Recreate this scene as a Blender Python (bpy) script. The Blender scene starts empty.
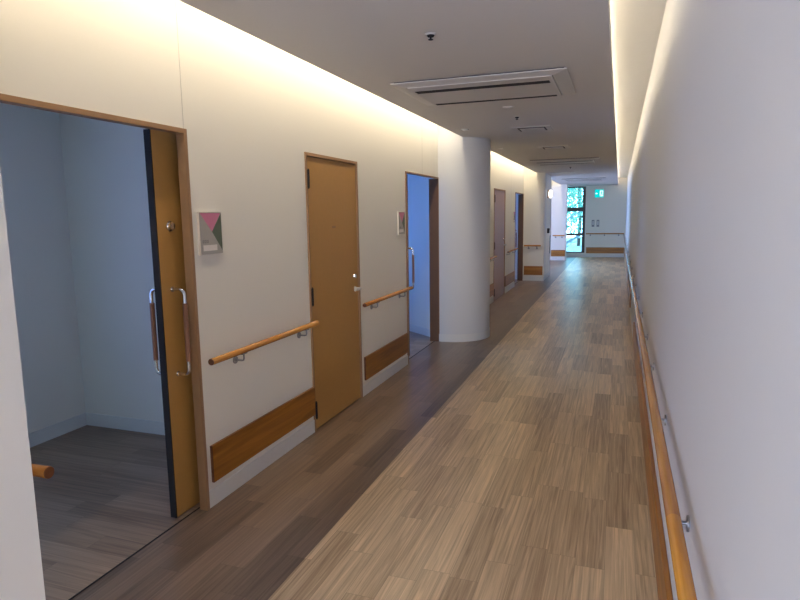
import bpy, bmesh, math, random
from mathutils import Vector, Matrix
random.seed(7)
S = bpy.context.scene
C = S.collection
PI = math.pi

# ------------------------------------------------------------------ materials
def srgb(r, g, b):
    f = lambda c: (c/255/12.92) if c/255 <= .04045 else ((c/255+.055)/1.055)**2.4
    return (f(r), f(g), f(b), 1)

def mat(name, col, rough=.5, metal=0, noise=.03, scale=40, bump=0, spec=.5):
    m = bpy.data.materials.new(name); m.use_nodes = True
    nt = m.node_tree; b = nt.nodes['Principled BSDF']
    b.inputs['Roughness'].default_value = rough
    b.inputs['Metallic'].default_value = metal
    b.inputs['Specular IOR Level'].default_value = spec
    tc = nt.nodes.new('ShaderNodeTexCoord')
    n = nt.nodes.new('ShaderNodeTexNoise'); n.inputs['Scale'].default_value = scale
    n.inputs['Detail'].default_value = 3
    nt.links.new(tc.outputs['Object'], n.inputs['Vector'])
    mx = nt.nodes.new('ShaderNodeMix'); mx.data_type = 'RGBA'
    mx.inputs['A'].default_value = tuple(c*(1-noise) for c in col[:3]) + (1,)
    mx.inputs['B'].default_value = tuple(min(1, c*(1+noise)) for c in col[:3]) + (1,)
    nt.links.new(n.outputs['Fac'], mx.inputs['Factor'])
    nt.links.new(mx.outputs['Result'], b.inputs['Base Color'])
    if bump:
        bp = nt.nodes.new('ShaderNodeBump'); bp.inputs['Strength'].default_value = bump
        bp.inputs['Distance'].default_value = .002
        nt.links.new(n.outputs['Fac'], bp.inputs['Height'])
        nt.links.new(bp.outputs['Normal'], b.inputs['Normal'])
    return m

def wood(name, dark, light, axis='Y', rough=.35, stretch=14, scale=5):
    """varnished wood with streaks running along one axis of the world"""
    m = bpy.data.materials.new(name); m.use_nodes = True
    nt = m.node_tree; b = nt.nodes['Principled BSDF']
    b.inputs['Roughness'].default_value = rough
    g = nt.nodes.new('ShaderNodeNewGeometry')
    mp = nt.nodes.new('ShaderNodeMapping')
    s = [scale*stretch*.8]*3; s['XYZ'.index(axis)] = scale*.35
    mp.inputs['Scale'].default_value = s
    n = nt.nodes.new('ShaderNodeTexNoise'); n.inputs['Scale'].default_value = 1
    n.inputs['Detail'].default_value = 5; n.inputs['Distortion'].default_value = .6
    r = nt.nodes.new('ShaderNodeValToRGB')
    r.color_ramp.elements[0].position = .32; r.color_ramp.elements[0].color = dark
    r.color_ramp.elements[1].position = .68; r.color_ramp.elements[1].color = light
    nt.links.new(g.outputs['Position'], mp.inputs['Vector'])
    nt.links.new(mp.outputs['Vector'], n.inputs['Vector'])
    nt.links.new(n.outputs['Fac'], r.inputs['Fac'])
    nt.links.new(r.outputs['Color'], b.inputs['Base Color'])
    return m

def planks(name, c1, c2, axis='Y', width=.13, length=.70, rough=.31):
    """vinyl plank flooring; the brick texture lays the boards, stretched noise gives the grain"""
    m = bpy.data.materials.new(name); m.use_nodes = True
    nt = m.node_tree; b = nt.nodes['Principled BSDF']; L = nt.links.new
    g = nt.nodes.new('ShaderNodeNewGeometry')
    sp = nt.nodes.new('ShaderNodeSeparateXYZ'); L(g.outputs['Position'], sp.inputs[0])
    cb = nt.nodes.new('ShaderNodeCombineXYZ')
    if axis == 'Y':
        L(sp.outputs['Y'], cb.inputs['X']); L(sp.outputs['X'], cb.inputs['Y'])
    else:
        L(sp.outputs['X'], cb.inputs['X']); L(sp.outputs['Y'], cb.inputs['Y'])
    # boards: own random tone per plank
    def mth(op, a, bb=None):
        n = nt.nodes.new('ShaderNodeMath'); n.operation = op
        for i, v in enumerate((a, bb)):
            if v is None: continue
            if isinstance(v, (int, float)): n.inputs[i].default_value = v
            else: L(v, n.inputs[i])
        return n.outputs[0]
    s2 = nt.nodes.new('ShaderNodeSeparateXYZ'); L(cb.outputs[0], s2.inputs[0])
    rowf = mth('DIVIDE', s2.outputs['Y'], width)
    row = mth('FLOOR', rowf)
    wn = nt.nodes.new('ShaderNodeTexWhiteNoise'); wn.noise_dimensions = '1D'
    L(row, wn.inputs['W'])
    colf = mth('ADD', mth('DIVIDE', s2.outputs['X'], length), wn.outputs['Value'])
    col = mth('FLOOR', colf)
    cv = nt.nodes.new('ShaderNodeCombineXYZ'); L(row, cv.inputs['X']); L(col, cv.inputs['Y'])
    wn2 = nt.nodes.new('ShaderNodeTexWhiteNoise'); wn2.noise_dimensions = '2D'
    L(cv.outputs[0], wn2.inputs['Vector'])
    # grain, shifted per board
    off = nt.nodes.new('ShaderNodeCombineXYZ')
    L(mth('ADD', mth('MULTIPLY', s2.outputs['X'], 1.6), mth('MULTIPLY', wn2.outputs['Value'], 37)), off.inputs['X'])
    L(mth('MULTIPLY', s2.outputs['Y'], 62), off.inputs['Y'])
    L(mth('MULTIPLY', wn2.outputs['Value'], 91), off.inputs['Z'])
    n = nt.nodes.new('ShaderNodeTexNoise'); n.inputs['Scale'].default_value = 1
    n.inputs['Detail'].default_value = 6; n.inputs['Roughness'].default_value = .6
    n.inputs['Distortion'].default_value = .9
    L(off.outputs[0], n.inputs['Vector'])
    tone = mth('ADD', mth('MULTIPLY', wn2.outputs['Value'], .27), mth('MULTIPLY', n.outputs['Fac'], 1.02))
    r = nt.nodes.new('ShaderNodeValToRGB')
    r.color_ramp.elements[0].position = .36; r.color_ramp.elements[0].color = c1
    r.color_ramp.elements[1].position = .92; r.color_ramp.elements[1].color = c2
    L(tone, r.inputs['Fac'])
    # thin joints between boards
    fr = mth('ABSOLUTE', mth('SUBTRACT', mth('FRACT', rowf), .5))
    fc = mth('ABSOLUTE', mth('SUBTRACT', mth('FRACT', colf), .5))
    j = mth('MAXIMUM', mth('GREATER_THAN', fr, .5-.0012/width), mth('GREATER_THAN', fc, .5-.0014/length))
    mx = nt.nodes.new('ShaderNodeMix'); mx.data_type = 'RGBA'
    L(mth('MULTIPLY', j, .35), mx.inputs['Factor']); L(r.outputs['Color'], mx.inputs['A'])
    mx.inputs['B'].default_value = tuple(c*.4 for c in c1[:3]) + (1,)
    L(mx.outputs['Result'], b.inputs['Base Color'])
    rr = nt.nodes.new('ShaderNodeMapRange'); rr.inputs['To Min'].default_value = rough-.05; rr.inputs['To Max'].default_value = rough+.08
    L(n.outputs['Fac'], rr.inputs['Value']); L(rr.outputs[0], b.inputs['Roughness'])
    bp = nt.nodes.new('ShaderNodeBump'); bp.inputs['Strength'].default_value = .12; bp.inputs['Distance'].default_value = .001
    L(n.outputs['Fac'], bp.inputs['Height']); L(bp.outputs['Normal'], b.inputs['Normal'])
    return m

def emit(name, col, strength):
    m = bpy.data.materials.new(name); m.use_nodes = True
    nt = m.node_tree; nt.nodes.clear()
    e = nt.nodes.new('ShaderNodeEmission'); e.inputs['Color'].default_value = col; e.inputs['Strength'].default_value = strength
    o = nt.nodes.new('ShaderNodeOutputMaterial'); nt.links.new(e.outputs[0], o.inputs[0])
    return m

def glass(name):
    m = bpy.data.materials.new(name); m.use_nodes = True
    nt = m.node_tree; nt.nodes.clear()
    t = nt.nodes.new('ShaderNodeBsdfTransparent'); t.inputs[0].default_value = (.93, .98, .97, 1)
    g = nt.nodes.new('ShaderNodeBsdfGlossy'); g.inputs['Roughness'].default_value = .02
    f = nt.nodes.new('ShaderNodeFresnel'); f.inputs['IOR'].default_value = 1.45
    mx = nt.nodes.new('ShaderNodeMixShader'); o = nt.nodes.new('ShaderNodeOutputMaterial')
    nt.links.new(f.outputs[0], mx.inputs[0]); nt.links.new(t.outputs[0], mx.inputs[1]); nt.links.new(g.outputs[0], mx.inputs[2])
    nt.links.new(mx.outputs[0], o.inputs[0])
    return m

def leafmat(name, col):
    m = mat(name, col, .6, noise=.35, scale=3)
    nt = m.node_tree; b = nt.nodes['Principled BSDF']; o = nt.nodes['Material Output']
    t = nt.nodes.new('ShaderNodeBsdfTranslucent'); t.inputs[0].default_value = col
    mx = nt.nodes.new('ShaderNodeMixShader'); mx.inputs[0].default_value = .6
    nt.links.new(b.outputs[0], mx.inputs[1]); nt.links.new(t.outputs[0], mx.inputs[2]); nt.links.new(mx.outputs[0], o.inputs['Surface'])
    return m

M = dict(
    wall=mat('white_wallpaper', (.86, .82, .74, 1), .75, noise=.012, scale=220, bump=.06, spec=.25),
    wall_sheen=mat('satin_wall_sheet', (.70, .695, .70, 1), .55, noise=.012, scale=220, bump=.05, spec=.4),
    ceil=mat('ceiling_paper', (.70, .67, .64, 1), .85, noise=.02, scale=120, bump=.05, spec=.2),
    base=mat('ivory_vinyl_skirting', (.76, .75, .72, 1), .6, noise=.02),
    seam=mat('panel_joint', (.58, .55, .5, 1), .8),
    floor_dark=planks('dark_plank_vinyl', srgb(84, 65, 52), srgb(138, 114, 94)),
    floor_light=planks('light_plank_vinyl', srgb(150, 119, 86), srgb(240, 208, 164)),
    floor_room=planks('dark_plank_vinyl_crosswise', srgb(110, 86, 68), srgb(172, 144, 120), axis='X'),
    frame=mat('brown_door_frame', srgb(160, 122, 86), .5, noise=.06, scale=30),
    frame_shaded=mat('shaded_brown_reveal', srgb(110, 76, 52), .55, noise=.06, scale=30),  # frame brown darkened: the jamb's shade is put into the colour
    leaf=mat('ochre_door_sheet', srgb(186, 139, 74), .42, noise=.05, scale=25),
    leaf_brown=mat('brown_door_daylight_sheen', srgb(168, 128, 108), .36, noise=.04, scale=25),  # daylight sheen on the far door is mixed into this greyer, pinker colour
    edge=mat('charcoal_edge_strip', srgb(48, 46, 46), .9, spec=.2),
    wood_y=wood('orange_varnished_wood', srgb(176, 110, 44), srgb(212, 150, 74), 'Y', .2),
    wood_x=wood('orange_varnished_wood_crosswise', srgb(176, 110, 44), srgb(212, 150, 74), 'X', .22),
    wood_gold=wood('honey_varnished_wood', srgb(200, 130, 40), srgb(226, 160, 64), 'Y', .18),
    wood_end=mat('end_grain_and_end_shade', srgb(100, 54, 22), .5, noise=.15, scale=150),
    board_y=wood('brown_bumper_wood', srgb(140, 84, 20), srgb(184, 120, 40), 'Y', .34, 7, 4),
    board_x=wood('brown_bumper_wood_crosswise', srgb(140, 84, 20), srgb(184, 120, 40), 'X', .34, 7, 4),
    steel=mat('brushed_steel', (.30, .30, .31, 1), .32, 1, noise=.03),
    satin=mat('satin_nickel', (.66, .64, .62, 1), .42, .85, noise=.02),
    chrome=mat('chrome', (.75, .75, .76, 1), .14, 1, noise=.01),
    grip=mat('brown_grip', srgb(140, 96, 72), .5, noise=.08, scale=60),
    dark=mat('black_slot', (.012, .012, .012, 1), .8),
    white=mat('white_plastic', (.74, .72, .69, 1), .45, noise=.01),
    fitting=mat('ceiling_fitting_plastic', (.62, .59, .56, 1), .5, noise=.01),
    white2=mat('white_louvre_plastic', (.66, .63, .60, 1), .4, noise=.01),
    sign_grey=mat('sign_grey', srgb(176, 170, 162), .5), sign_rim=mat('sign_rim', srgb(225, 215, 205), .5),
    pink=mat('sign_pink', srgb(214, 130, 160), .5), green=mat('sign_green', srgb(98, 108, 90), .5),
    paper=mat('paper', srgb(236, 228, 224), .7), ink=mat('grey_ink', srgb(112, 106, 112), .6),
    winframe=mat('dark_window_frame', srgb(78, 66, 62), .45),
    glass=glass('window_glass'),
    exit_face=emit('green_exit_face', (0, .60, .60, 1), .95), exit_mark=emit('white_exit_mark', (.65, 1, .95, 1), 1.2),
    grey=mat('grey_plate', srgb(140, 136, 140), .5), black=mat('black_plastic', srgb(52, 36, 38), .5),
    globe=emit('lamp_globe', (1, .92, .82, 1), 2.4),
    bark=mat('bark', srgb(96, 84, 70), .9, noise=.3, scale=12),
    leafg=leafmat('pale_leaf', (.16, .40, .28, 1)),
    ground=mat('pale_ground', (.16, .19, .18, 1), .9, noise=.2, scale=2),
    galv=mat('galvanised_steel', (.16, .20, .24, 1), .6, 0),
)

# ------------------------------------------------------------------ mesh helpers
class MB:
    def __init__(s): s.bm = bmesh.new()
    def box(s, x0, x1, y0, y1, z0, z1, bev=0):
        r = bmesh.ops.create_cube(s.bm, size=1)
        v = r['verts']
        bmesh.ops.scale(s.bm, verts=v, vec=(x1-x0, y1-y0, z1-z0))
        bmesh.ops.translate(s.bm, verts=v, vec=((x0+x1)/2, (y0+y1)/2, (z0+z1)/2))
        if bev:
            es = list({e for q in v for e in q.link_edges})
            bmesh.ops.bevel(s.bm, geom=es, offset=bev, segments=2, affect='EDGES', profile=.5)
        return s
    def cyl(s, p0, p1, r, r2=None, seg=20):
        p0, p1 = Vector(p0), Vector(p1); d = p1-p0
        q = d.to_track_quat('Z', 'Y').to_matrix().to_4x4()
        mt = Matrix.Translation((p0+p1)/2) @ q
        bmesh.ops.create_cone(s.bm, cap_ends=True, segments=seg, radius1=r, radius2=r if r2 is None else r2, depth=d.length, matrix=mt)
        return s
    def ball(s, c, r, sc=(1, 1, 1), seg=16):
        mt = Matrix.Translation(c) @ Matrix.Diagonal((sc[0], sc[1], sc[2], 1))
        bmesh.ops.create_uvsphere(s.bm, u_segments=seg, v_segments=seg//2, radius=r, matrix=mt)
        return s
    def tube(s, pts, r, seg=12):
        """a round bar swept along points, mitred joints, capped"""
        pts = [Vector(p) for p in pts]; rings = []; up = None
        for i, p in enumerate(pts):
            t = ((pts[i+1]-p).normalized() if i < len(pts)-1 else Vector()) + ((p-pts[i-1]).normalized() if i else Vector())
            t.normalize()
            if up is None:
                up = Vector((0, 0, 1)) if abs(t.z) < .9 else Vector((1, 0, 0))
            a = t.cross(up).normalized(); b = a.cross(t).normalized(); up = b
            k = 1.0
            if 0 < i < len(pts)-1:
                k = 1/max(.5, t.dot((p-pts[i-1]).normalized()))
            rings.append([s.bm.verts.new(p + a*math.cos(2*PI*j/seg)*r + b*math.sin(2*PI*j/seg)*r) for j in range(seg)])
        for i in range(len(rings)-1):
            for j in range(seg):
                s.bm.faces.new((rings[i][j], rings[i][(j+1) % seg], rings[i+1][(j+1) % seg], rings[i+1][j]))
        s.bm.faces.new(rings[0][::-1]); s.bm.faces.new(rings[-1])
        return s
    def prism(s, poly, origin, u, v, n, depth):
        """polygon in the (u,v) plane at origin, thickness along n"""
        o, u, v, n = map(Vector, (origin, u, v, n))
        a = [s.bm.verts.new(o+u*p[0]+v*p[1]) for p in poly]
        b = [s.bm.verts.new(o+u*p[0]+v*p[1]+n*depth) for p in poly]
        k = len(poly)
        s.bm.faces.new(b); s.bm.faces.new(a[::-1])
        for i in range(k): s.bm.faces.new((a[i], a[(i+1) % k], b[(i+1) % k], b[i]))
        return s
    def build(s, name, m, parent=None, smooth=False):
        bmesh.ops.recalc_face_normals(s.bm, faces=s.bm.faces[:])
        me = bpy.data.meshes.new(name); s.bm.to_mesh(me); s.bm.free()
        me.materials.append(m if not isinstance(m, str) else M[m])
        o = bpy.data.objects.new(name, me); C.objects.link(o)
        if smooth:
            for p in me.polygons: p.use_smooth = True
            try: me.set_sharp_from_angle(angle=math.radians(35))
            except Exception: pass
        if parent: o.parent = parent
        return o

def tag(o, label=None, cat=None, group=None, kind=None):
    if label: o['label'] = label
    if cat: o['category'] = cat
    if group: o['group'] = group
    if kind: o['kind'] = kind
    return o

def thing(name, loc, label, cat, group=None, rz=0, kind=None):
    o = bpy.data.objects.new(name, None); C.objects.link(o)
    o.location = loc; o.rotation_euler = (0, 0, rz); o.empty_display_size = .1
    return tag(o, label, cat, group, kind)

def struct(name, mb, m, label=None, smooth=False):
    o = mb.build(name, m, smooth=smooth); tag(o, label, None, None, 'structure'); return o

def dup(root, loc, rz=None, label=None, group=None):
    r = root.copy(); C.objects.link(r); r.location = loc
    if rz is not None: r.rotation_euler = (0, 0, rz)
    if label: r['label'] = label
    if group: r['group'] = group
    for ch in list(root.children):
        c = ch.copy(); C.objects.link(c); c.parent = r
        for g in list(ch.children):
            d = g.copy(); C.objects.link(d); d.parent = c
    return r

# ------------------------------------------------------------------ dimensions
XL, WT = -2.08, .035                     # corridor face of the west wall, its thickness
ZC, ZS, ZT, ZTL = 2.52, 2.60, 2.76, 2.96           # ceiling, top of the ceiling slab, top of the light coves
YB, YE = -3.6, 22.7                     # back and end of the corridor
XR, AR = .206, -.0042                   # east wall (turned a quarter degree)
xr = lambda y: XR - AR*y
XP = -1.60                              # face of the pillars
DOORS = [(1.40, 2.612), (3.868, 4.772), (6.03, 7.27), (10.88, 12.02), (13.30, 14.50)]
ZD = 2.045

# ------------------------------------------------------------------ floor, ceiling, walls
struct('floor', MB().box(-1.335, .6, YB-.2, YE+.2, -.1, 0), 'floor_light', 'pale oak plank vinyl down the middle of the corridor')
struct('floor.001', MB().box(-2.135, -1.335, YB-.2, YE+.2, -.1, 0), 'floor_dark', 'darker plank vinyl band along the doors')
struct('floor.002', MB().box(-5.3, -2.135, YB-.2, YE+.2, -.1, 0), 'floor_room', 'dark plank vinyl inside the rooms, laid crosswise')
# thresholds
for i in (0, 2, 4):
    a, b = DOORS[i]
    struct('trim_%d' % (1+i), MB().box(-2.142, -2.133, a, b, 0, .002), 'edge', 'thin dark floor guide under the sliding door')

# ceiling slab between the two coves, then the raised tops of the coves
def ceiling():
    e = lambda y: -.080 + .0041*y
    pts = [(-1.79, YB), (e(YB), YB), (e(YE), YE), (-1.79, YE)]
    struct('ceiling', MB().prism(pts, (0, 0, ZC), (1, 0, 0), (0, 1, 0), (0, 0, 1), ZS-ZC), 'ceil', 'dropped ceiling between the two light coves')
    struct('ceiling.001', MB().box(-2.3, -1.45, YB, YE, ZTL, ZTL+.1), 'ceil', 'top of the light cove over the doors')
    struct('ceiling.002', MB().box(-.45, .5, YB, YE, ZT, ZT+.1), 'base', 'top of the light cove along the long blank wall')
    struct('ceiling.003', MB().box(-1.5, -1.45, YB, YE, ZS, ZTL), 'ceil')
    struct('ceiling.004', MB().box(-.45, -.40, YB, YE, ZS, ZT), 'ceil')
    struct('ceiling.005', MB().box(-5.3, -2.16, YB, YE, 2.45, 2.55), 'ceil', 'ceiling of the side rooms')
ceiling()

# west wall with its door openings
w = MB(); y = YB
for a, b in DOORS:
    w.box(XL-WT, XL, y, a, 0, ZTL); w.box(XL-WT, XL, a, b, ZD, ZTL); y = b
w.box(XL-WT, XL, y, 16.0, 0, ZTL).box(XL-WT, XL, 16.0, 21.0, 2.5, ZTL).box(XL-WT, XL, 21.0, YE, 0, ZTL)
struct('wall_left', w, 'wall', 'white papered wall with the row of doors')
# pillars that stand out of the west wall
struct('wall_left_pillar', MB().box(XL-.1, XP, -.4, 1.23, 0, ZTL), 'wall', 'square white pillar beside the open doorway')
struct('wall_left_pillar.001', MB().box(XL-.1, XP, 14.55, 16.0, 0, ZTL), 'wall', 'square white pillar beyond the second set of doors')
struct('wall_left_pillar.002', MB().box(XL-.1, XP+.01, 21.0, 21.4, 0, ZTL), 'wall', 'square white pillar beside the far window')
def half_round(r, z1):
    n = 64; xa = XL-WT
    a0 = math.acos((xa+2.0)/r)
    pts = [(-2.0+r*math.cos(-a0+2*a0*k/n), 7.72+r*math.sin(-a0+2*a0*k/n)) for k in range(n+1)]
    return MB().prism(pts, (0, 0, 0), (1, 0, 0), (0, 1, 0), (0, 0, 1), z1)
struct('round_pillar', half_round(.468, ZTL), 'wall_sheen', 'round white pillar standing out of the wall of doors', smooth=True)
struct('baseboard_pillar', half_round(.472, .098), 'base', smooth=True)
# east wall
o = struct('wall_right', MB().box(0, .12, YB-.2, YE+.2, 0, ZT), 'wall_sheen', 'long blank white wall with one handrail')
o.location = (XR, 0, 0); o.rotation_euler.z = AR
# end wall with its window opening, back wall opened for an added fill window
WX0, WX1, WZ0, WZ1 = -1.78, -1.06, .15, 2.50
e = MB()
e.box(-4.3, WX0, YE, YE+.12, 0, ZTL).box(WX1, .6, YE, YE+.12, 0, ZTL).box(WX0, WX1, YE, YE+.12, 0, WZ0).box(WX0, WX1, YE, YE+.12, WZ1, ZTL)
struct('wall_end', e, 'wall', 'white end wall with the narrow tall window')
e = MB()
e.box(-4.3, -1.7, YB-.12, YB, 0, ZTL).box(-.1, .6, YB-.12, YB, 0, ZTL).box(-1.7, -.1, YB-.12, YB, 0, .05).box(-1.7, -.1, YB-.12, YB, 2.4, ZTL)
struct('wall_back', e, 'wall')
# rooms behind the doors
XRW = -3.88
def rooms():
    n = 0
    # west outside wall with one window opening per room
    wins = [(.55, 2.45), (6.5, 7.55), (13.65, 14.6)]
    m = MB(); y = YB
    for a, b in wins:
        m.box(XRW-.12, XRW, y, a, 0, 2.5); m.box(XRW-.12, XRW, a, b, 0, .75); m.box(XRW-.12, XRW, a, b, 2.15, 2.5); y = b
    m.box(XRW-.12, XRW, y, 16.0, 0, 2.5).box(XRW-.12, XRW, 21.0, YE, 0, 2.5)
    m.box(-5.2, -5.08, 15.8, 21.2, 0, .4).box(-5.2, -5.08, 15.8, 21.2, 2.4, 2.5)
    m.box(-5.2, XL-WT, 15.88, 16.0, 0, 2.5).box(-5.2, XL-WT, 21.0, 21.12, 0, 2.5)
    struct('wall_rooms', m, 'wall')
    for y0, y1 in ((-.5, -.4), (3.48, 3.58), (4.85, 4.95), (9.0, 9.1), (10.7, 10.8), (12.15, 12.25), (14.75, 14.85)):
        n += 1
        struct('wall_room_%d' % n, MB().box(XRW, XL-WT, y0, y1, 0, 2.5), 'wall')
    struct('wall_room_pocket', MB().box(-2.245, -2.215, 2.78, 3.48, 0, 2.5), 'wall')
    d = Vector((-1.0, .80, 0)).normalized(); nn = Vector((.80, 1.0, 0)).normalized()
    struct('wall_room_slant', MB().prism([(0, 0), (2.15, 0), (2.15, 2.5), (0, 2.5)], (-2.13, 7.40, 0), d, (0, 0, 1), nn, .08), 'wall')
    struct('baseboard_room_slant', MB().prism([(0, 0), (2.15, 0), (2.15, .1), (0, .1)], Vector((-2.13, 7.40, 0))-nn*.008, d, (0, 0, 1), nn, .008), 'base')
    # skirting inside
    for y0, y1, x0, x1 in ((3.472, 3.48, XRW, -2.2), (14.742, 14.75, XRW, -2.2), (-.4, 3.472, XRW, XRW+.008), (4.95, 9.0, XRW, XRW+.008)):
        n += 1
        struct('baseboard_room_%d' % n, MB().box(x0, x1, y0, y1, 0, .1), 'base')
    for k, (a, b) in enumerate(wins):
        f = MB()
        f.box(XRW-.09, XRW-.03, a, a+.05, .75, 2.15).box(XRW-.09, XRW-.03, b-.05, b, .75, 2.15)
        f.box(XRW-.09, XRW-.03, a+.05, b-.05, .75, .8).box(XRW-.09, XRW-.03, a+.05, b-.05, 2.1, 2.15).box(XRW-.09, XRW-.03, (a+b)/2-.025, (a+b)/2+.025, .8, 2.1)
        fr = struct('window_%d' % (2+k), f, 'winframe')
        lt = bpy.data.lights.new('room_daylight', 'AREA'); lt.shape = 'RECTANGLE'
        lt.size, lt.size_y = 1.3, b-a; lt.color = ((.36, .38, .85), (.10, .27, 1.0), (.12, .29, 1.0))[k]; lt.energy = ROOM[k]
        lo = bpy.data.objects.new('room_daylight', lt); C.objects.link(lo)
        lo.location = (XRW-.16, (a+b)/2, 1.45)
        lo.rotation_euler = (0, -PI/2, 0)
ROOM = (9.5, 15, 17)
rooms()

# baseboards and bumper boards -------------------------------------------------
YSEG = [(2.612, 3.88), (4.775, 6.03), (8.16, 10.88), (12.02, 13.30)]
for i, (a, b) in enumerate(YSEG):
    struct('baseboard_left_%d' % (i+1), MB().box(XL, XL+.007, a+.0, b, 0, .098, .0015), 'base')
struct('baseboard_left_5', MB().box(XL, XP+.007, 14.543, 14.55, 0, .098, .0015), 'base')
struct('baseboard_left_6', MB().box(XP, XP+.007, 14.55, 16.0, 0, .098, .0015), 'base')
struct('baseboard_left_7', MB().box(XL, XP+.017, 20.993, 21.0, 0, .098, .0015), 'base')
struct('baseboard_left_9', MB().box(XP+.01, XP+.017, 21.0, 21.4, 0, .098, .0015), 'base')
struct('baseboard_left_10', MB().box(XP, XP+.007, -.4, 1.23, 0, .098, .0015), 'base')
struct('baseboard_end', MB().box(-1.72, .3, YE-.007, YE, 0, .098, .0015), 'base')
o = struct('baseboard_right', MB().box(-.002, 0, YB, YE, 0, .098), 'base'); o.location = (XR, 0, 0); o.rotation_euler.z = AR

# vertical joints of the wallpaper sheets, a hair proud of the wall
for i, (yy, z0) in enumerate(((2.60, ZD), (6.62, ZD), (9.4, .1), (12.75, .36))):
    struct('trim_%d' % (11+i), MB().box(XL, XL+.0012, yy, yy+.003, z0, ZT), 'seam')

BT = .016
def bumper(name, label, x0, x1, y0, y1, m, group=None):
    t = thing(name, ((x0+x1)/2, (y0+y1)/2, .137), label, 'bumper board', group)
    cx, cy = (x0+x1)/2, (y0+y1)/2
    hx, hy, e = (x1-x0)/2, (y1-y0)/2, .0025
    if hx > hy: ax, ay = hx-e, hy
    else: ax, ay = hx, hy-e
    MB().box(-ax, ax, -ay, ay, 0, .212, .0015).build('board', m, t)
    for sg in (-1, 1):  # end faces painted dark, as if turned away from the light
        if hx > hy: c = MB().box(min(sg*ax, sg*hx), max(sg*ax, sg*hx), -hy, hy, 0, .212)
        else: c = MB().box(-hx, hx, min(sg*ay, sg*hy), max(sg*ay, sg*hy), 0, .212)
        tag(c.build('shaded_end_strip', 'wood_end', t), 'end strip with its shade painted in')
    return t
bumper('bumper_board', 'brown wooden bumper board low on the wall between the near sliding door and ochre door', XL, XL+BT, 2.655, 3.872, 'board_y')
bumper('bumper_board', 'short brown bumper board low on the wall just before the round pillar\'s sliding doorway', XL, XL+BT, 4.84, 6.005, 'board_y')
bumper('bumper_board', 'brown bumper board half hidden by the round pillar, ending at the dusky closed door', XL, XL+BT, 8.30, 10.86, 'board_y')
bumper('bumper_board', 'brown bumper board between the dusky closed door and the sliding doorway after it', XL, XL+BT, 12.07, 13.27, 'board_y')
bumper('bumper_board', 'brown bumper board across the face of the second square pillar, beyond the dusky door', -2.05, -1.615, 14.55-BT, 14.55, 'board_x')
bumper('bumper_board', 'small distant bumper board on the pillar beside the far window', -2.06, -1.60, 21.0-BT, 21.0, 'board_x')
bumper('bumper_board', 'brown bumper board across the end wall under its handrail', -1.0, .275, YE-BT, YE, 'board_x')
def rbumper(label, y0, y1):
    t = thing('bumper_board', (XR, 0, .137), label, 'bumper board', None, AR)
    MB().box(-.02, 0, y0, y1, 0, .212, .003).build('board', 'board_y', t)
rbumper('long brown bumper board under the long handrail, running to where the board breaks off', -2.0, 7.3)
rbumper('far length of brown bumper board on the long blank wall, beyond the break', 9.8, 22.4)

# handrails ----------------------------------------------------------------------
RR, ZR, OFF = .0185, .835, .062
def rail_thing(label, loc, rz, L, brk, joints=(), m='wood_y', z=ZR, off=OFF, rr=RR, tones=None):
    """local frame: rail runs along +Y from 0 to L, wall plane at x=0, corridor on +x"""
    t = thing('handrail', loc, label, 'handrail', None, rz)
    cuts = [0]+list(joints)+[L]
    for i in range(len(cuts)-1):
        a, b = cuts[i], cuts[i+1]
        r = MB(); rb = .006
        r.tube([(off, a+(.0 if i else rb*.1), z), (off, b, z)], rr, 24)
        for sg in range(24): pass
        p = r.build('rail', (tones[i] if tones else m), t, True)
    for a, b in ((-.003, .0), (L, L+.003)):
        e = MB(); e.cyl((off, a, z), (off, b, z), rr*.96, seg=24)
        tag(e.build('end_cap', 'wood_end', t, True), 'dark end grain cap')
    for y in brk:
        k = MB()
        k.tube([(.004, y, z-.062), (off-.012, y, z-.062), (off-.004, y, z-.059), (off, y, z-.050), (off, y, z-rr*.8)], .0055, 10)
        k.box(off-.010, off+.010, y-.024, y+.024, z-rr-.004, z-rr+.001)
        b = k.build('bracket', 'steel', t, True)
        pl = MB(); pl.cyl((0, y, z-.062), (.006, y, z-.062), .022, seg=24)
        pl.build('wall_plate', 'steel', b, True)
    return t
rail_thing('orange wooden handrail on the wall between the near sliding door and the closed ochre door', (XL, 2.63, 0), 0, 1.22, (.30, 1.06))
rail_thing('short orange handrail running from the closed ochre door to the blue-lit doorway', (XL, 4.735, 0), 0, 1.27, (.30, 1.06))
rail_thing('handrail mostly hidden behind the round pillar, ending at the dusky closed door', (XL, 8.3, 0), 0, 2.5, (.5, 1.4, 2.3))
rail_thing('short handrail between the dusky closed door and the sliding doorway after it', (XL, 12.08, 0), 0, 1.2, (.2, .95))
# rails on pillars and end wall: rotate so that local +x points out of the wall
rail_thing('short handrail across the face of the second square pillar', (-2.045, 14.55, 0), -PI/2, .385, (.10, .29), m='wood_x')
rail_thing('tiny distant handrail on the pillar beside the far window', (-2.01, 21.0, 0), -PI/2, .385, (.09, .30), m='wood_x')
rail_thing('distant handrail across the end wall beneath two grey switch plates', (-1.02, YE, 0), -PI/2, 1.27, (.15, .63, 1.1), m='wood_x')
rail_thing('orange handrail end poking out past the square pillar in front of the open doorway', (-1.612, 1.23, 0), PI/2, .40, (.12, .32), m='wood_x')
t = rail_thing('long orange handrail with steel brackets running down the blank wall', (xr(22.3), 22.3, 0), PI+AR, 24.3, [22.3-v for v in (21.6, 20.3, 19, 17.6, 16.3, 15, 13.6, 12.3, 11.0, 9.7, 8.5, 7.41, 6.33, 5.3, 4.36, 3.52, 2.60, 1.72, .8, -.1, -1.2)],
               (22.3-1.60,), tones=('wood_y', 'wood_gold'), z=.815, off=.05)

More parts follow.
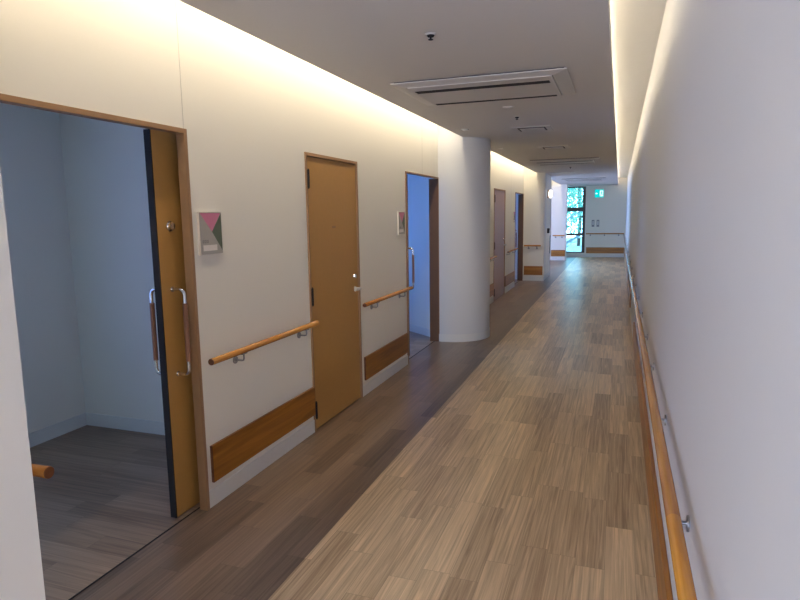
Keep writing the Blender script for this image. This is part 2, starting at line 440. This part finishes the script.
# ------------------------------------------------------------------ doors
def frame_mesh(a, b, m='frame', parent=None, fw=.026, deep=False):
    f = MB(); x0, x1 = XL-WT-.004, XL+.010
    f.box(x0, x1, a-.002, a+fw, 0, ZD-fw, .0015).box(x0, x1, b-fw, b+.002, 0, ZD-fw, .0015).box(x0, x1, a-.002, b+.002, ZD-fw, ZD+.002, .0015)
    o = f.build('door_frame', m, parent)
    if deep: MB().box(XL-.115, XL+.004, b-fw-.003, b-fw, 0, ZD-fw).build('door_jamb', 'frame_shaded', parent)
    return o

def pull_handle(parent, x, y, z0, z1, sgn):
    """D-shaped bar: chrome bends with a brown grip"""
    d = .075*sgn; r = .0095
    h = MB()
    pts = [(x, y, z1)]
    for k in range(6):
        an = k/5*PI/2
        pts.append((x+d-.03*sgn+.03*sgn*math.sin(an), y, z1-.03+.03*math.cos(an)))
    pts.append((x+d, y, z1-.075))
    h.tube(pts, r, 12)
    pts = [(p[0], p[1], z0+z1-p[2]) for p in pts]
    h.tube(pts, r, 12)
    h.cyl((x, y, z1), (x+.004*sgn, y, z1), .014).cyl((x, y, z0), (x+.004*sgn, y, z0), .014)
    o = h.build('pull_handle', 'chrome', parent, True); tag(o, 'chrome pull handle with brown grip')
    MB().tube([(x+d, y, z0+.072), (x+d, y, z1-.072)], .0125, 14).build('grip', 'grip', o, True)
    return o

def sliding_door(n, i, opens, label):
    a, b = DOORS[i]
    t = thing('door_%d' % n, (0, 0, 0), label, 'door', kind='structure')
    frame_mesh(a, b, 'frame', t, .022 if opens > 0 else .014, opens < 0)
    X1, X0 = XL-.085, XL-.120
    if opens > 0: y0, y1, ye = b-.155, b+.80, b-.155
    else: y0, y1, ye = a-.86, a+.32, a+.32
    if opens > 0:
        lf = MB().box(X0, X1, y0+.004, y1, .012, ZD-.012, .001).build('door_leaf', 'leaf', t)
        MB().box(X0-.001, X1+.0008, y0-.004, y0+.004, .012, ZD-.012).build('edge_strip', 'edge', lf)
        yh = ye+.082
    else:
        lf = MB().box(X0, X1, y0, y1-.004, .012, ZD-.012, .001).build('door_leaf', 'leaf', t)
        MB().box(X0-.001, X1+.0008, y1-.004, y1+.004, .012, ZD-.012).build('edge_strip', 'edge', lf)
        yh = ye-.06
    pull_handle(lf, X1, yh, .785, 1.235, 1)
    pull_handle(lf, X0, yh-.03 if opens > 0 else yh+.03, .785, 1.235, -1)
    k = MB(); k.cyl((X1, yh+.012, 1.56), (X1+.005, yh+.012, 1.56), .027, seg=24).cyl((X1+.005, yh+.012, 1.56), (X1+.022, yh+.012, 1.56), .020, .018, 24)
    k.build('lock_knob', 'chrome', lf, True)
    return t
sliding_door(1, 0, 1, 'ochre sliding door left open beside the pink, grey and green room sign')
sliding_door(3, 2, -1, 'sliding doorway glowing blue just before the round pillar')
sliding_door(5, 4, -1, 'distant sliding doorway beside the second square pillar')

def swing_door(n, i, m, label, text=True):
    a, b = DOORS[i]
    t = thing('door_%d' % n, (0, 0, 0), label, 'door', kind='structure')
    frame_mesh(a, b, 'frame', t, .020)
    X1 = XL-.002
    lf = MB().box(X1-.04, X1, a+.024, b-.024, .008, ZD-.026, .001).build('door_leaf', m, t)
    for z0, z1 in ((1.80, 1.925), (.955, 1.08), (.10, .225)):
        h = MB(); h.cyl((XL+.014, a+.022, z0), (XL+.014, a+.022, z1), .008, seg=14).box(XL-.003, XL+.013, a+.012, a+.034, z0+.004, z1-.004)
        h.cyl((XL+.014, a+.022, z1), (XL+.014, a+.022, z1+.008), .006, .003, 12).cyl((XL+.014, a+.022, z0-.008), (XL+.014, a+.022, z0), .003, .006, 12)
        h.build('hinge', 'edge', t, True)
    yl = b-.085
    lv = MB(); lv.cyl((X1, yl, .985), (X1+.008, yl, .985), .018, seg=24)
    lv.tube([(X1+.008, yl, .985), (X1+.042, yl, .985), (X1+.050, yl-.004, .985), (X1+.053, yl-.014, .985), (X1+.053, yl-.115, .985)], .011, 12)
    lv.build('lever_handle', 'satin', lf, True)
    ck = MB(); ck.cyl((X1, yl, 1.092), (X1+.010, yl, 1.092), .023, .020, 24).cyl((X1+.010, yl, 1.092), (X1+.013, yl, 1.092), .012, seg=20)
    ck.build('lock_cylinder', 'chrome', lf, True)
    if text:
        MB().box(X1, X1+.002, a+.41, a+.47, 1.505, 1.522).build('name_plate', 'frame', lf)
swing_door(2, 1, 'leaf', 'closed ochre door with a lever handle between two handrails')
swing_door(4, 3, 'leaf_brown', 'closed dusky brown door, daylight sheen painted in, beyond the round pillar', False)

# ------------------------------------------------------------------ room signs
def room_sign(y0, label):
    t = thing('room_sign', (XL, y0, 1.405), label, 'sign', 'pink, grey and green room signs')
    W, H, D = .190, .222, .012
    MB().box(0, D, 0, W, 0, H, .001).build('sign_plate', 'sign_grey', t)
    rim = MB(); rim.box(0, D+.002, -.004, 0, -.003, H+.004).box(0, D+.002, 0, W, H, H+.004)
    rim.build('rim', 'sign_rim', t)
    P = lambda pts, nm, m, x, th: MB().prism([(p[0]*W, (1-p[1])*H) for p in pts], (x, 0, 0), (0, 1, 0), (0, 0, 1), (1, 0, 0), th).build(nm, m, t)
    P([(.04, .012), (.96, .012), (.54, .46)], 'pink_triangle', 'pink', D, .0008)
    P([(.985, .02), (.985, .93), (.54, .46)], 'green_triangle', 'green', D, .0008)
    P([(.12, .78), (.74, .78), (.74, .92), (.12, .92)], 'name_card', 'paper', D, .0012)
    n = MB()
    for k in range(3):
        u = (.10+k*.095)*W; v = .27*H
        n.box(D, D+.0007, u, u+.003, v, v+.016).box(D, D+.0007, u+.009, u+.012, v, v+.016)
        n.box(D, D+.0007, u+.003, u+.009, v+.0135, v+.016).box(D, D+.0007, u+.003, u+.009, v, v+.0025)
    n.build('room_number', 'ink', t)
    return t
s0 = room_sign(2.665, 'pink, grey and green room sign beside the near sliding door')
dup(s0, (XL, 5.775, 1.405), label='pink and grey room sign beside the blue doorway just before the round pillar')
dup(s0, (XL, 13.02, 1.405), label='distant room sign seen edge-on beside the far sliding doorway past the round pillar')

# ------------------------------------------------------------------ ceiling fixtures
def aircon(loc, label):
    t = thing('ceiling_air_conditioner', loc, label, 'air conditioner', 'ceiling air conditioners')
    L, W = .60, .45
    # flared outer rim: a frame of four sloping sides
    f = MB(); bm = f.bm
    def ring(l, w, z): return [bm.verts.new((sx*l, sy*w, z)) for sx, sy in ((-1, -1), (1, -1), (1, 1), (-1, 1))]
    rs = [ring(L-.03, W-.03, -.009), ring(L, W, -.009), ring(L, W, -.015), ring(L-.02, W-.02, -.020), ring(L-.085, W-.075, -.030), ring(L-.095, W-.085, -.030), ring(L-.095, W-.085, -.006)]
    for i in range(len(rs)-1):
        for j in range(4): bm.faces.new((rs[i][j], rs[i][(j+1) % 4], rs[i+1][(j+1) % 4], rs[i+1][j]))
    f.build('outer_frame', 'fitting', t)
    MB().box(-L+.10, L-.10, -W+.08, W-.08, -.036, -.004, .004).build('intake_panel', 'fitting', t)
    MB().box(-L+.02, L-.02, -W+.02, W-.02, -.001, .01).build('shadow_gap', 'dark', t)  # black neck box: shadow between frame and ceiling put into its colour
    for y0, y1 in ((-.245, -.165), (.295, .345)):
        MB().box(-L+.115, L-.13, y0, y1, -.0378, -.034).build('air_slot', 'dark', t)
    return t
a0 = aircon((-.93, 4.585, ZC), 'large flat ceiling air conditioner, the closest one, with two long slots')
dup(a0, (-.90, 11.46, ZC), label='middle ceiling air conditioner, with a bluish window glint')
dup(a0, (-.90, 18.0, ZC), label='small distant ceiling air conditioner near the end window')

def vent(loc, label):
    t = thing('ceiling_vent', loc, label, 'vent', 'square ceiling vents')
    f = MB(); h = .205
    f.box(-h, h, -h, -h+.055, -.006, 0, .001).box(-h, h, h-.055, h, -.006, 0, .001).box(-h, -h+.055, -h+.055, h-.055, -.006, 0, .001).box(h-.055, h, -h+.055, h-.055, -.006, 0, .001)
    f.build('vent_frame', 'fitting', t)
    MB().box(-h+.055, h-.055, -h+.055, h-.055, -.004, 0).build('vent_throat', 'dark', t)
    MB().box(-h+.075, h-.075, -h+.125, h-.075, -.008, -.004, .001).build('deflector_plate', 'fitting', t)
    return t
v0 = vent((-.91, 6.98, ZC), 'square ceiling vent with a dark slot, between the two larger air conditioners')
dup(v0, (-.88, 9.1, ZC), label='second square ceiling vent, in front of the middle air conditioner')

def sprinkler(loc, label):
    t = thing('ceiling_sprinkler', loc, label, 'sprinkler', 'ceiling sprinklers')
    f = MB(); f.cyl((0, 0, -.006), (0, 0, 0), .028, .030, 28)
    f.build('escutcheon', 'fitting', t, True)
    b = MB(); b.cyl((0, 0, -.014), (0, 0, -.006), .016, .020, 20).cyl((0, 0, -.026), (0, 0, -.014), .005, seg=12)
    b.build('sprinkler_body', 'edge', t, True)
    MB().cyl((0, 0, -.029), (0, 0, -.026), .013, seg=20).build('deflector', 'dark', t, True)
    return t
p0 = sprinkler((-.935, 3.143, ZC), 'dark sprinkler head on the bare ceiling before the first air conditioner')
dup(p0, (-.937, 6.04, ZC), label='tiny sprinkler just beyond the first air conditioner')
dup(p0, (-.93, 13.1, ZC), label='tiny distant sprinkler beyond the middle air conditioner')

def disc(loc, label):
    o = MB(); o.cyl((0, 0, -.008), (0, 0, 0), .042, .046, 28).cyl((0, 0, -.013), (0, 0, -.008), .026, .030, 24)
    o = o.build('ceiling_disc', 'white', None, True); o.location = loc
    return tag(o, label, 'ceiling fixture', 'small white ceiling discs')
d0 = disc((-1.61, 6.70, ZC), 'small white ceiling disc beside the top of the round pillar')
for loc, lb in (((-1.60, 8.86, ZC), 'small white ceiling disc just past the round pillar'), ((-.93, 5.47, ZC), 'faint round ceiling cap beyond the first air conditioner')):
    d = d0.copy(); C.objects.link(d); d.location = loc; d['label'] = lb

# shutter track across the ceiling and down the second pillar
struct('trim_21', MB().box(-1.60, -.95, 14.72, 14.86, ZC-.012, ZC, .002), 'white', 'pale shutter track across the ceiling')
struct('trim_22', MB().box(XP, XP+.012, 14.72, 14.92, .1, ZC, .002), 'white', 'pale upright shutter guide on the second pillar')
struct('trim_23', MB().box(XP, XP+.012, 15.94, 15.98, .56, 1.02, .002), 'edge', 'dark upright edge strip on the second pillar')

# ------------------------------------------------------------------ far end fittings
t = thing('wall_lamp', (XP, 15.25, 2.05), 'bright oval wall lamp on the side of the second square pillar', 'lamp')
MB().box(0, .02, -.09, .09, -.10, .10, .004).build('back_plate', 'frame', t)
MB().ball((.065, 0, 0), .06, (.75, .9, 1.75), 20).build('lamp_globe', 'globe', t, True)
t = thing('wall_dispenser', (XP, 15.3, 1.10), 'small dark wall box below the bright oval wall lamp', 'wall box')
MB().box(0, .05, -.05, .05, 0, .12, .008).build('box_body', 'black', t)
MB().box(.05, .056, -.032, .032, .07, .105, .002).build('front_lid', 'edge', t)
for k, x in enumerate((-.79, -.625)):
    t = thing('switch_plate', (x, YE, 1.08), ('grey switch plate on the end wall, the one closer to the window', 'grey switch plate on the end wall, the one further from the window')[k], 'switch', 'grey switch plates on the end wall')
    MB().box(-.045, .045, -.012, 0, 0, .24, .003).build('plate', 'grey', t)
    MB().box(-.022, .022, -.016, -.012, .06, .20, .002).build('switch_panel', 'white', t)
# emergency exit sign: green face, white runner, doorway and arrow
t = thing('exit_sign', (-.61, YE, 2.09), 'glowing green emergency exit sign with a running figure on the end wall', 'sign')
MB().box(-.16, .16, -.045, 0, 0, .30, .004).build('sign_box', 'white', t)
MB().box(-.15, .15, -.048, -.045, .01, .29).build('sign_face', 'exit_face', t)
g = MB(); pz = lambda pts: g.prism(pts, (0, -.048, 0), (1, 0, 0), (0, 0, 1), (0, -1, 0), .0015)
pz([(.02, .05), (.13, .05), (.13, .25), (.02, .25)])
pz([(-.13, .15), (-.095, .19), (-.095, .165), (-.05, .165), (-.05, .135), (-.095, .135), (-.095, .11)])
g.build('doorway_and_arrow', 'exit_mark', t)
g = MB(); pz = lambda pts: g.prism(pts, (0, -.0495, 0), (1, 0, 0), (0, 0, 1), (0, -1, 0), .0015)
g.cyl((.075, -.0495, .215), (.075, -.051, .215), .016, seg=16)
pz([(.055, .19), (.085, .195), (.095, .135), (.07, .125)])
pz([(.055, .19), (.03, .155), (.038, .148), (.066, .178)]); pz([(.088, .19), (.12, .165), (.115, .155), (.082, .175)])
pz([(.07, .13), (.035, .10), (.03, .062), (.042, .06), (.05, .094), (.085, .122)]); pz([(.08, .13), (.10, .10), (.122, .095), (.124, .107), (.108, .112), (.095, .14)])
g.build('running_figure', 'exit_face', t)

# far window
t = thing('window_1', (0, 0, 0), 'narrow tall window at the end of the corridor', 'window', kind='structure')
f = MB(); y0, y1 = YE+.0, YE+.09
f.box(WX0, WX0+.06, y0, y1, WZ0, WZ1).box(WX1-.10, WX1, y0, y1, WZ0, WZ1)
for za, zb in ((WZ0, .185), (.765, .85), (1.63, 1.77), (2.455, WZ1)): f.box(WX0+.06, WX1-.10, y0, y1, za, zb)
f.build('window_frame', 'winframe', t)
for za, zb in ((.185, .765), (.85, 1.63), (1.77, 2.455)):
    MB().box(WX0+.06, WX1-.10, YE+.045, YE+.051, za, zb).build('pane', 'glass', t)
# unseen window behind the camera, added to carry the fill light
t = thing('window_5', (0, 0, 0), None, 'window', kind='structure')
f = MB(); f.box(-1.7, -1.64, YB-.1, YB, .05, 2.4).box(-.16, -.1, YB-.1, YB, .05, 2.4).box(-1.64, -.16, YB-.1, YB, .05, .11).box(-1.64, -.16, YB-.1, YB, 2.34, 2.4)
f.build('window_frame', 'winframe', t)

# ------------------------------------------------------------------ outside the far window
struct('ground', MB().box(-12, 8, YE+.3, 45, -.3, -.2), 'ground')
def tree(loc, h, rad, n, label, seed):
    random.seed(seed)
    t = thing('tree', loc, label, 'tree', 'trees outside the far window')
    tr = MB(); tr.tube([(0, 0, 0), (.05, .03, h*.35), (-.04, 0, h*.7), (0, 0, h*.95)], .09, 10)
    for k in range(6):
        an = k*1.1; z = h*(.35+.08*k)
        tr.tube([(0, 0, z), (math.cos(an)*rad*.4, math.sin(an)*rad*.4, z+rad*.35), (math.cos(an)*rad*.75, math.sin(an)*rad*.75, z+rad*.5)], .03, 6)
    tr.build('trunk', 'bark', t, True)
    vs, fs = [], []
    for k in range(n):
        while True:
            p = Vector((random.uniform(-1, 1), random.uniform(-1, 1), random.uniform(-1, 1)))
            if .35 < p.length < 1: break
        p = Vector((p.x*rad, p.y*rad, h*.62+p.z*h*.5))
        a = Vector((random.gauss(0, 1), random.gauss(0, 1), random.gauss(0, 1))).normalized()
        b = a.orthogonal().normalized(); s = random.uniform(.05, .11); i = len(vs)
        vs += [p-a*s, p+b*s*.45, p+a*s, p-b*s*.45]; fs.append((i, i+1, i+2, i+3))
    me = bpy.data.meshes.new('foliage'); me.from_pydata(vs, [], fs); me.materials.append(M['leafg'])
    o = bpy.data.objects.new('foliage', me); C.objects.link(o); o.parent = t
tree((-2.6, 29.2, -.2), 4.4, 1.5, 2600, 'pale green tree seen through the top pane of the far window', 3)
tree((-1.9, 34.0, -.2), 4.2, 1.6, 2200, 'second pale tree behind the outside stair, seen through the far window', 5)
# steel stair outside: two stringers, treads and a sloping handrail
t = thing('outside_stair', (-2.5, 25.2, -.2), 'steel stair with a sloping rail outside the far window', 'stair')
sl = .62
st = MB()
for yy in (0, .9): st.prism([(-.3, -.05), (2.7, -.05+3.0*sl), (2.7, .07+3.0*sl), (-.3, .07)], (0, yy, .0), (1, 0, 0), (0, 0, 1), (0, 1, 0), .03)
st.build('stringer', 'galv', t)
for k in range(10): MB().box(-.1+k*.27, .16+k*.27, .03, .9, .10+k*.167, .125+k*.167).build('tread', 'galv', t)
hr = MB(); hr.tube([(-.3, 0, .95), (2.7, 0, .95+3*sl)], .025, 10)
for k in range(4): hr.tube([(k*.8, .015, .0+k*.8*sl), (k*.8, .015, 1.13+k*.8*sl)], .014, 8)
hr.build('stair_rail', 'galv', t, True)

# ------------------------------------------------------------------ light
def area(name, loc, rot, sx, sy, col, en, spread=PI):
    l = bpy.data.lights.new(name, 'AREA'); l.shape = 'RECTANGLE'; l.size = sx; l.size_y = sy
    l.color = col; l.energy = en; l.spread = spread
    o = bpy.data.objects.new(name, l); C.objects.link(o); o.location = loc; o.rotation_euler = rot
    return o
WARM = (1.0, .88, .66)
LEDL, LEDR = 4.7, 6.2                     # watts per metre
for a, b in ((-3.5, -.42), (1.25, 7.42), (8.02, 14.53), (16.02, 20.68)):
    # tucked behind the edge of the ceiling slab, shining down the wall
    area('cove_led', (-1.83, (a+b)/2, 2.87), (0, math.radians(22), 0), .03, b-a, WARM, LEDL*(b-a))
for a, b in ((-3.5, 4.0), (4.0, 13.0), (13.0, 22.6)):
    yc = (a+b)/2
    area('cove_led', (-.080+.0041*yc-.14, yc, ZS+.02), (0, PI-math.radians(38), 0), .03, b-a, (1.0, .90, .72), LEDR*(b-a)).rotation_euler.z = AR
# bluish fill from behind the camera, added at the unseen back window
area('back_fill', (-.9, YB-.15, 1.15), (PI/2, 0, 0), 1.5, 2.2, (.66, .76, 1.0), 165)
# daylight from the windowed hall that opens between the last two pillars
area('hall_daylight', (-5.16, 18.35, 1.4), (0, -PI/2, 0), 2.0, 4.5, (.42, .50, 1.0), 115)
# portal for the far window
p = area('window_portal', ((WX0+WX1)/2, YE+.11, 1.32), (-PI/2, 0, 0), .75, 2.35, (1, 1, 1), 1)
p.data.cycles.is_portal = True

W = bpy.data.worlds.new('sky'); S.world = W; W.use_nodes = True
nt = W.node_tree
bg = nt.nodes['Background']
# bright hazy sky over the far end, deep blue in the opposite quarter
tc = nt.nodes.new('ShaderNodeTexCoord'); rp = nt.nodes.new('ShaderNodeValToRGB')
rp.color_ramp.elements[0].position = .22; rp.color_ramp.elements[0].color = (.01, .03, .09, 1)
rp.color_ramp.elements[1].position = .7; rp.color_ramp.elements[1].color = (.28, .63, .97, 1)
dt = nt.nodes.new('ShaderNodeVectorMath'); dt.operation = 'DOT_PRODUCT'; dt.inputs[1].default_value = (0, .72, .69)
nt.links.new(tc.outputs['Generated'], dt.inputs[0]); nt.links.new(dt.outputs['Value'], rp.inputs['Fac'])
nt.links.new(rp.outputs['Color'], bg.inputs['Color'])
bg.inputs['Strength'].default_value = 14.0

# ------------------------------------------------------------------ camera
f, yaw, pit, roll = 604.341, .3435274, .1399994, -.0148268
cy, sy, cp, sn = math.cos(yaw), math.sin(yaw), math.cos(pit), math.sin(pit)
fw = Vector((-sy*cp, cy*cp, -sn)); rt = Vector((cy, sy, 0)); up = rt.cross(fw)
r2 = rt*math.cos(roll)+up*math.sin(roll); u2 = up*math.cos(roll)-rt*math.sin(roll)
cam = bpy.data.cameras.new('camera'); co = bpy.data.objects.new('camera', cam); C.objects.link(co)
mt = Matrix((r2, u2, -fw)).transposed().to_4x4(); mt.translation = (0, 0, 1.6)
co.matrix_world = mt
cam.sensor_fit = 'HORIZONTAL'; cam.sensor_width = 36; cam.lens = f*36/800; cam.clip_start = .02
S.camera = co
S.view_settings.view_transform = 'Standard'; S.view_settings.look = 'None'
S.view_settings.exposure = .36; S.view_settings.gamma = 1; S.view_settings.use_curve_mapping = False
